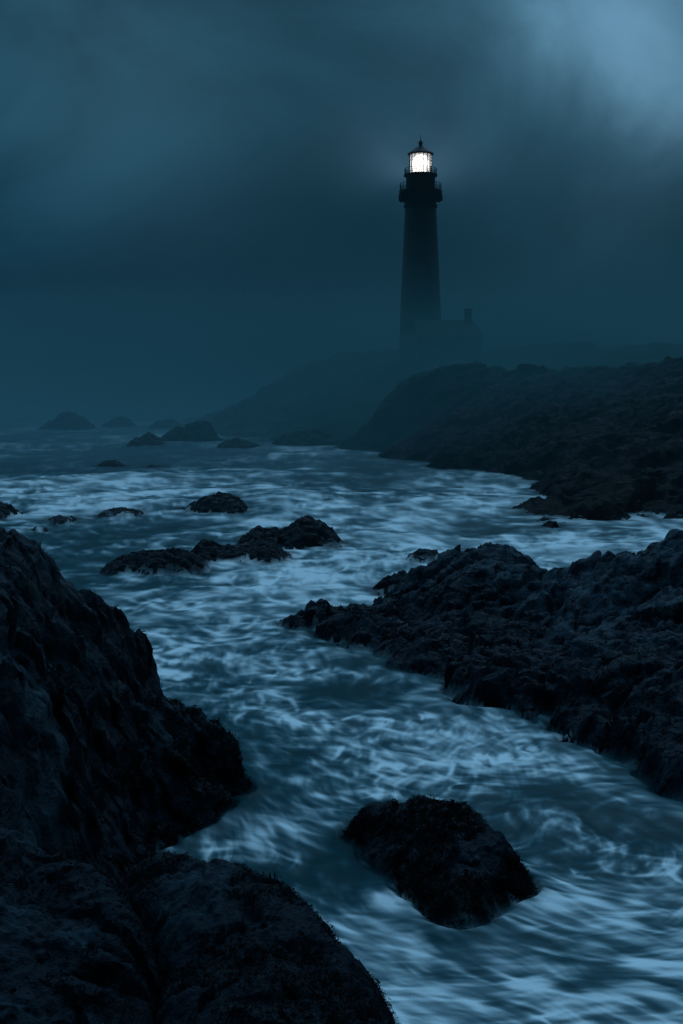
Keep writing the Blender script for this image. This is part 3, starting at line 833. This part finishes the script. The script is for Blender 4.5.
pl = bpy.data.lights.new('lantern_lamp', 'POINT'); pl.energy = 3200; pl.color = (1, .96, .90); pl.shadow_soft_size = .5
plo = bpy.data.objects.new('lantern_lamp', pl); C.objects.link(plo); plo.parent = LH
plo.location = (0, 0, (gz0 + gz1) / 2 + .8)
pl.cycles.cast_shadow = True

# oil house beside the tower
hx0, hx1 = at(417, 0, 209)[0], at(480, 0, 209)[0]
hy, hz = 209, at(0, 354, 209)[2]
HS = empty('oil_house', ((hx0 + hx1) / 2, hy, hz - .6))
tag(HS, 'small gabled stone building with a chimney at the foot of the lighthouse', 'building')
D = 6.0; eave = 3.1; rh = 5.6
a0 = (hx0, hy - D / 2); wl_ = hx1 - hx0
v = [(hx0, hy - D / 2, hz - 1.2), (hx1, hy - D / 2, hz - 1.2), (hx1, hy + D / 2, hz - 1.2), (hx0, hy + D / 2, hz - 1.2), (hx0, hy - D / 2, hz + eave), (hx1, hy - D / 2, hz + eave), (hx1, hy + D / 2, hz + eave), (hx0, hy + D / 2, hz + eave),
     (hx0, hy, hz + rh), (hx1 - 1.2, hy, hz + rh)]
part('wall', (v, [(0, 1, 5, 4), (1, 2, 6, 5), (2, 3, 7, 6), (3, 0, 4, 8, 7)]), M['wall'], parent=HS)
ov = .35
rv = [(hx0 - ov, hy - D / 2 - ov, hz + eave - .12), (hx1 + ov, hy - D / 2 - ov, hz + eave - .12), (hx1 + ov, hy + D / 2 + ov, hz + eave - .12), (hx0 - ov, hy + D / 2 + ov, hz + eave - .12), (hx0 - ov, hy, hz + rh + .12), (hx1 - 1.2, hy, hz + rh + .12)]
rf = part('roof', (rv, [(0, 1, 5, 4), (2, 3, 4, 5), (1, 2, 5)]), M['roof'], parent=HS)
chx = at(468, 0, 209)[0]
part('chimney', join([box((chx, hy, hz + rh + .7), (1.15, 1.1, 2.2)), box((chx, hy, hz + rh + 1.92), (1.4, 1.35, .24))]), M['wall'], parent=rf)
for wx_ in (420.5, 429, 449, 466):
    xx = at(wx_, 0, 206)[0]
    w = part('window', join([box((xx - .55, hy - D / 2 - .03, hz + 1.5), (.12, .16, 1.9)), box((xx + .55, hy - D / 2 - .03, hz + 1.5), (.12, .16, 1.9)),
                             box((xx, hy - D / 2 - .04, hz + 2.52), (1.3, .2, .14)), box((xx, hy - D / 2 - .05, hz + .46), (1.4, .26, .14))]), M['wall'], parent=HS)
    part('pane', box((xx, hy - D / 2 - .01, hz + 1.49), (.97, .06, 1.89)), M['dark_pane'], parent=w)

# ------------------------------------------------------------------ fog bank (a glowing volume standing over the far water and the headland)
m, nt, N, L = new_mat('fog_bank')
out = N.new('ShaderNodeOutputMaterial')
geo = N.new('ShaderNodeNewGeometry'); sp_ = N.new('ShaderNodeSeparateXYZ'); L.new(geo.outputs['Position'], sp_.inputs[0])


def math_(op, a, b=None, c=None, clamp=False):
    n = N.new('ShaderNodeMath'); n.operation = op; n.use_clamp = clamp
    for i, x in enumerate((a, b, c)):
        if x is None: continue
        if isinstance(x, (int, float)): n.inputs[i].default_value = x
        else: L.new(x, n.inputs[i])
    return n.outputs[0]


def mrange(x, a, b, c, d, smooth=True):
    n = N.new('ShaderNodeMapRange'); n.interpolation_type = 'SMOOTHSTEP' if smooth else 'LINEAR'
    L.new(x, n.inputs[0])
    for i, v in enumerate((a, b, c, d)): n.inputs[i + 1].default_value = v
    return n.outputs[0]


X_, Y_, Z_ = sp_.outputs
nz = N.new('ShaderNodeTexNoise'); nz.inputs['Scale'].default_value = .022; nz.inputs['Detail'].default_value = 2; nz.noise_dimensions = '3D'
mp = N.new('ShaderNodeMapping'); mp.inputs['Scale'].default_value = (1, 1, 2.5); L.new(geo.outputs['Position'], mp.inputs[0]); L.new(mp.outputs[0], nz.inputs['Vector'])
wob = mrange(nz.outputs['Fac'], .3, .7, .55, 1.45)


def ell(cx, cy, cz, rx, ry, rz, amp):
    dx = math_('POWER', math_('ABSOLUTE', math_('DIVIDE', math_('SUBTRACT', X_, cx), rx)), 2.)
    dy = math_('POWER', math_('ABSOLUTE', math_('DIVIDE', math_('SUBTRACT', Y_, cy), ry)), 2.)
    dz = math_('POWER', math_('ABSOLUTE', math_('DIVIDE', math_('SUBTRACT', Z_, cz), rz)), 2.)
    r = math_('ADD', math_('ADD', dx, dy), dz)
    return math_('MULTIPLY', math_('EXPONENT', math_('MULTIPLY', r, -1.)), amp)


FOGC = (.0100, .052, .089)


def finish(dens, rate, name, cen, size, label):
    ab = N.new('ShaderNodeVolumeAbsorption'); ab.inputs['Color'].default_value = (0, 0, 0, 1); L.new(dens, ab.inputs['Density'])
    em = N.new('ShaderNodeEmission'); em.inputs['Color'].default_value = (*FOGC, 1); L.new(dens, em.inputs['Strength'])  # fog brightness is emitted, standing in for skylight it would scatter
    a1 = N.new('ShaderNodeAddShader'); L.new(ab.outputs[0], a1.inputs[0]); L.new(em.outputs[0], a1.inputs[1])
    L.new(a1.outputs[0], out.inputs['Volume'])
    m.cycles.volume_step_rate = rate
    v, f = box(cen, size)
    o = mesh_obj(name, v, f, m, None, False)
    tag(o, label, kind='structure')


# low sea fog thickening with distance
lowfog = math_('MULTIPLY', math_('ADD', mrange(Y_, 25, 230, .0006, .0085), mrange(Y_, 255, 400, 0., .022)), math_('EXPONENT', math_('MULTIPLY', math_('MAXIMUM', Z_, 0.), -1 / 13)))
finish(lowfog, .5, 'fog', (30, 262, 29), (420, 476, 61), 'thin sea fog over the far water')

m, nt, N, L = new_mat('fog_bank')
out = N.new('ShaderNodeOutputMaterial')
geo = N.new('ShaderNodeNewGeometry'); sp_ = N.new('ShaderNodeSeparateXYZ'); L.new(geo.outputs['Position'], sp_.inputs[0]); X_, Y_, Z_ = sp_.outputs
nz = N.new('ShaderNodeTexNoise'); nz.inputs['Scale'].default_value = .03; nz.inputs['Detail'].default_value = 2
mp = N.new('ShaderNodeMapping'); mp.inputs['Scale'].default_value = (1, 1, 2.5); L.new(geo.outputs['Position'], mp.inputs[0]); L.new(mp.outputs[0], nz.inputs['Vector'])
wob = mrange(nz.outputs['Fac'], .3, .7, .45, 1.55)
FOGC = (.0055, .035, .056)
FOGC = (.0048, .032, .052)
finish(math_('MULTIPLY', math_('ADD', ell(10, 192, 13, 52, 14, 6.5, .062), ell(58, 142, 8, 66, 28, 8.5, .030)), wob), .55, 'fog_bank', (28, 160, 17), (260, 130, 42), 'denser fog bank drifting across the headland')

m, nt, N, L = new_mat('halo_glow')
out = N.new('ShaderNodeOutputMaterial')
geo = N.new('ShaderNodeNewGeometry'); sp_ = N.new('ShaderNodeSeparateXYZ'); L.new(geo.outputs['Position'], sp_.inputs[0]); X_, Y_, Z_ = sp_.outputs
# painted lantern glow: emission fades by angle, imitating roof and gallery shade
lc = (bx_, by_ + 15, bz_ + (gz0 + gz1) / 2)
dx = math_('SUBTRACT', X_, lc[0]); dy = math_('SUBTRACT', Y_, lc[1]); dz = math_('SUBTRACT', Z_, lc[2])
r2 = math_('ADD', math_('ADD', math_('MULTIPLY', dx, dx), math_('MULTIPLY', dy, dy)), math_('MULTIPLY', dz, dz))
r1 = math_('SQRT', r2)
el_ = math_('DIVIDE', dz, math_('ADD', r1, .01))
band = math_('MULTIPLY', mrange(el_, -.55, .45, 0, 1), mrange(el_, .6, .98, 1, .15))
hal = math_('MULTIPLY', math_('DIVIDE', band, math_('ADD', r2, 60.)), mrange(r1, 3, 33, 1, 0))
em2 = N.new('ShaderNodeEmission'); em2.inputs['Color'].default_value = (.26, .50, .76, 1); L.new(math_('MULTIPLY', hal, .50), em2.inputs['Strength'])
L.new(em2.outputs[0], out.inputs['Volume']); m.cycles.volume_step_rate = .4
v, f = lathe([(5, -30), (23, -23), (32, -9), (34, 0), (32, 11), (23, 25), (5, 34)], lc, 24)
tag(mesh_obj('lamp_halo', v, f, m, None, False), 'faint painted glow around the lantern', kind='structure')

# ------------------------------------------------------------------ sky
w = bpy.data.worlds.new('World'); sc.world = w; w.use_nodes = True
nt = w.node_tree; N, L = nt.nodes, nt.links; N.clear()
out = N.new('ShaderNodeOutputWorld'); bg = N.new('ShaderNodeBackground'); L.new(bg.outputs[0], out.inputs[0])
tc = N.new('ShaderNodeTexCoord'); sp_ = N.new('ShaderNodeSeparateXYZ'); L.new(tc.outputs['Generated'], sp_.inputs[0])
ramp = N.new('ShaderNodeValToRGB'); cr = ramp.color_ramp
stops = [(0., (.0110, .056, .096)), (.03, (.0095, .050, .086)), (.09, (.0034, .027, .052)), (.16, (.0048, .034, .062)), (.21, (.0100, .050, .082)), (.32, (.0135, .054, .086)), (.55, (.17, .45, .74)), (1., (.50, 1.18, 1.90))]
while len(cr.elements) < len(stops): cr.elements.new(.5)
for e_, (p, c) in zip(cr.elements, stops): e_.position = p; e_.color = (*c, 1)
L.new(sp_.outputs[2], ramp.inputs[0])
nz = N.new('ShaderNodeTexNoise'); nz.inputs['Scale'].default_value = 3.2; nz.inputs['Detail'].default_value = 7; nz.inputs['Roughness'].default_value = .52; nz.inputs['Distortion'].default_value = .5
mp = N.new('ShaderNodeMapping'); mp.inputs['Location'].default_value = (1.3, .2, .9); mp.inputs['Scale'].default_value = (1, 1, 1.7); L.new(tc.outputs['Generated'], mp.inputs[0]); L.new(mp.outputs[0], nz.inputs['Vector'])


def glow(px, py, width, col, noise=None):
    d = np.array([(px - 341.5) / F, 1, (HY - py) / F]); d /= np.linalg.norm(d)
    sub = N.new('ShaderNodeVectorMath'); sub.operation = 'DISTANCE'; sub.inputs[1].default_value = d
    wv = N.new('ShaderNodeVectorMath'); wv.operation = 'MULTIPLY_ADD'; wv.inputs[1].default_value = (.24, .24, .24); L.new(nz.outputs['Color'], wv.inputs[0])
    cen = N.new('ShaderNodeVectorMath'); cen.operation = 'SUBTRACT'; cen.inputs[1].default_value = (.12, .12, .12)
    L.new(tc.outputs['Generated'], cen.inputs[0]); L.new(cen.outputs[0], wv.inputs[2]); L.new(wv.outputs[0], sub.inputs[0])
    q_ = math_('EXPONENT', math_('MULTIPLY', math_('POWER', math_('DIVIDE', sub.outputs['Value'], width), 2.), -1.))
    s = N.new('ShaderNodeVectorMath'); s.operation = 'SCALE'; s.inputs[0].default_value = col; L.new(q_, s.inputs['Scale'])
    return s.outputs[0]


def vadd(a, b):
    n = N.new('ShaderNodeVectorMath'); n.operation = 'ADD'; L.new(a, n.inputs[0]); L.new(b, n.inputs[1]); return n.outputs[0]


mod = mrange(nz.outputs['Fac'], .3, .7, .62, 1.42)
s = N.new('ShaderNodeVectorMath'); s.operation = 'SCALE'; L.new(ramp.outputs[0], s.inputs[0]); L.new(mod, s.inputs['Scale'])
tot = vadd(s.outputs[0], glow(615, 36, .058, (.095, .190, .280)))
tot = vadd(tot, glow(580, 20, .12, (.026, .062, .094)))
tot = vadd(tot, glow(130, 110, .10, (.012, .028, .040)))
sky = N.new('ShaderNodeTexSky'); sky.sky_type = 'NISHITA'; sky.sun_disc = False
sky.sun_elevation = math.radians(4); sky.sun_rotation = math.radians(14)
sks = N.new('ShaderNodeVectorMath'); sks.operation = 'MULTIPLY'; sks.inputs[1].default_value = (.0001, .0004, .0008); L.new(sky.outputs[0], sks.inputs[0])
tot = vadd(tot, sks.outputs[0])
side = mrange(sp_.outputs[1], -.5, .6, .06, 1.)      # unseen sky behind the camera dimmed to keep facing rock sides dark
sd = N.new('ShaderNodeVectorMath'); sd.operation = 'SCALE'; L.new(tot, sd.inputs[0]); L.new(side, sd.inputs['Scale'])
L.new(sd.outputs[0], bg.inputs['Color']); bg.inputs['Strength'].default_value = 1.0

sun = bpy.data.lights.new('sun', 'SUN'); sun.energy = .25; sun.angle = math.radians(25); sun.color = (.62, .82, 1)
so = bpy.data.objects.new('sun', sun); C.objects.link(so)
so.rotation_euler = (math.radians(-48), 0, math.radians(-14))   # from ahead, a little to the right, high

# ------------------------------------------------------------------ camera
cam = bpy.data.cameras.new('camera'); co = bpy.data.objects.new('camera', cam); C.objects.link(co)
co.location = (0, 0, CH); co.rotation_euler = (math.radians(90), 0, 0)
cam.sensor_fit = 'VERTICAL'; cam.sensor_height = 36; cam.lens = F / 1024 * 36
cam.shift_y = -(512 - HY) / 1024
cam.clip_start = .1; cam.clip_end = 20000
sc.camera = co
sc.view_settings.view_transform = 'Standard'; sc.view_settings.look = 'None'; sc.view_settings.exposure = 0
sc.cycles.use_denoising = True
sc.cycles.max_bounces = 4; sc.cycles.diffuse_bounces = 1; sc.cycles.glossy_bounces = 1; sc.cycles.volume_bounces = 0
sc.cycles.transparent_max_bounces = 16
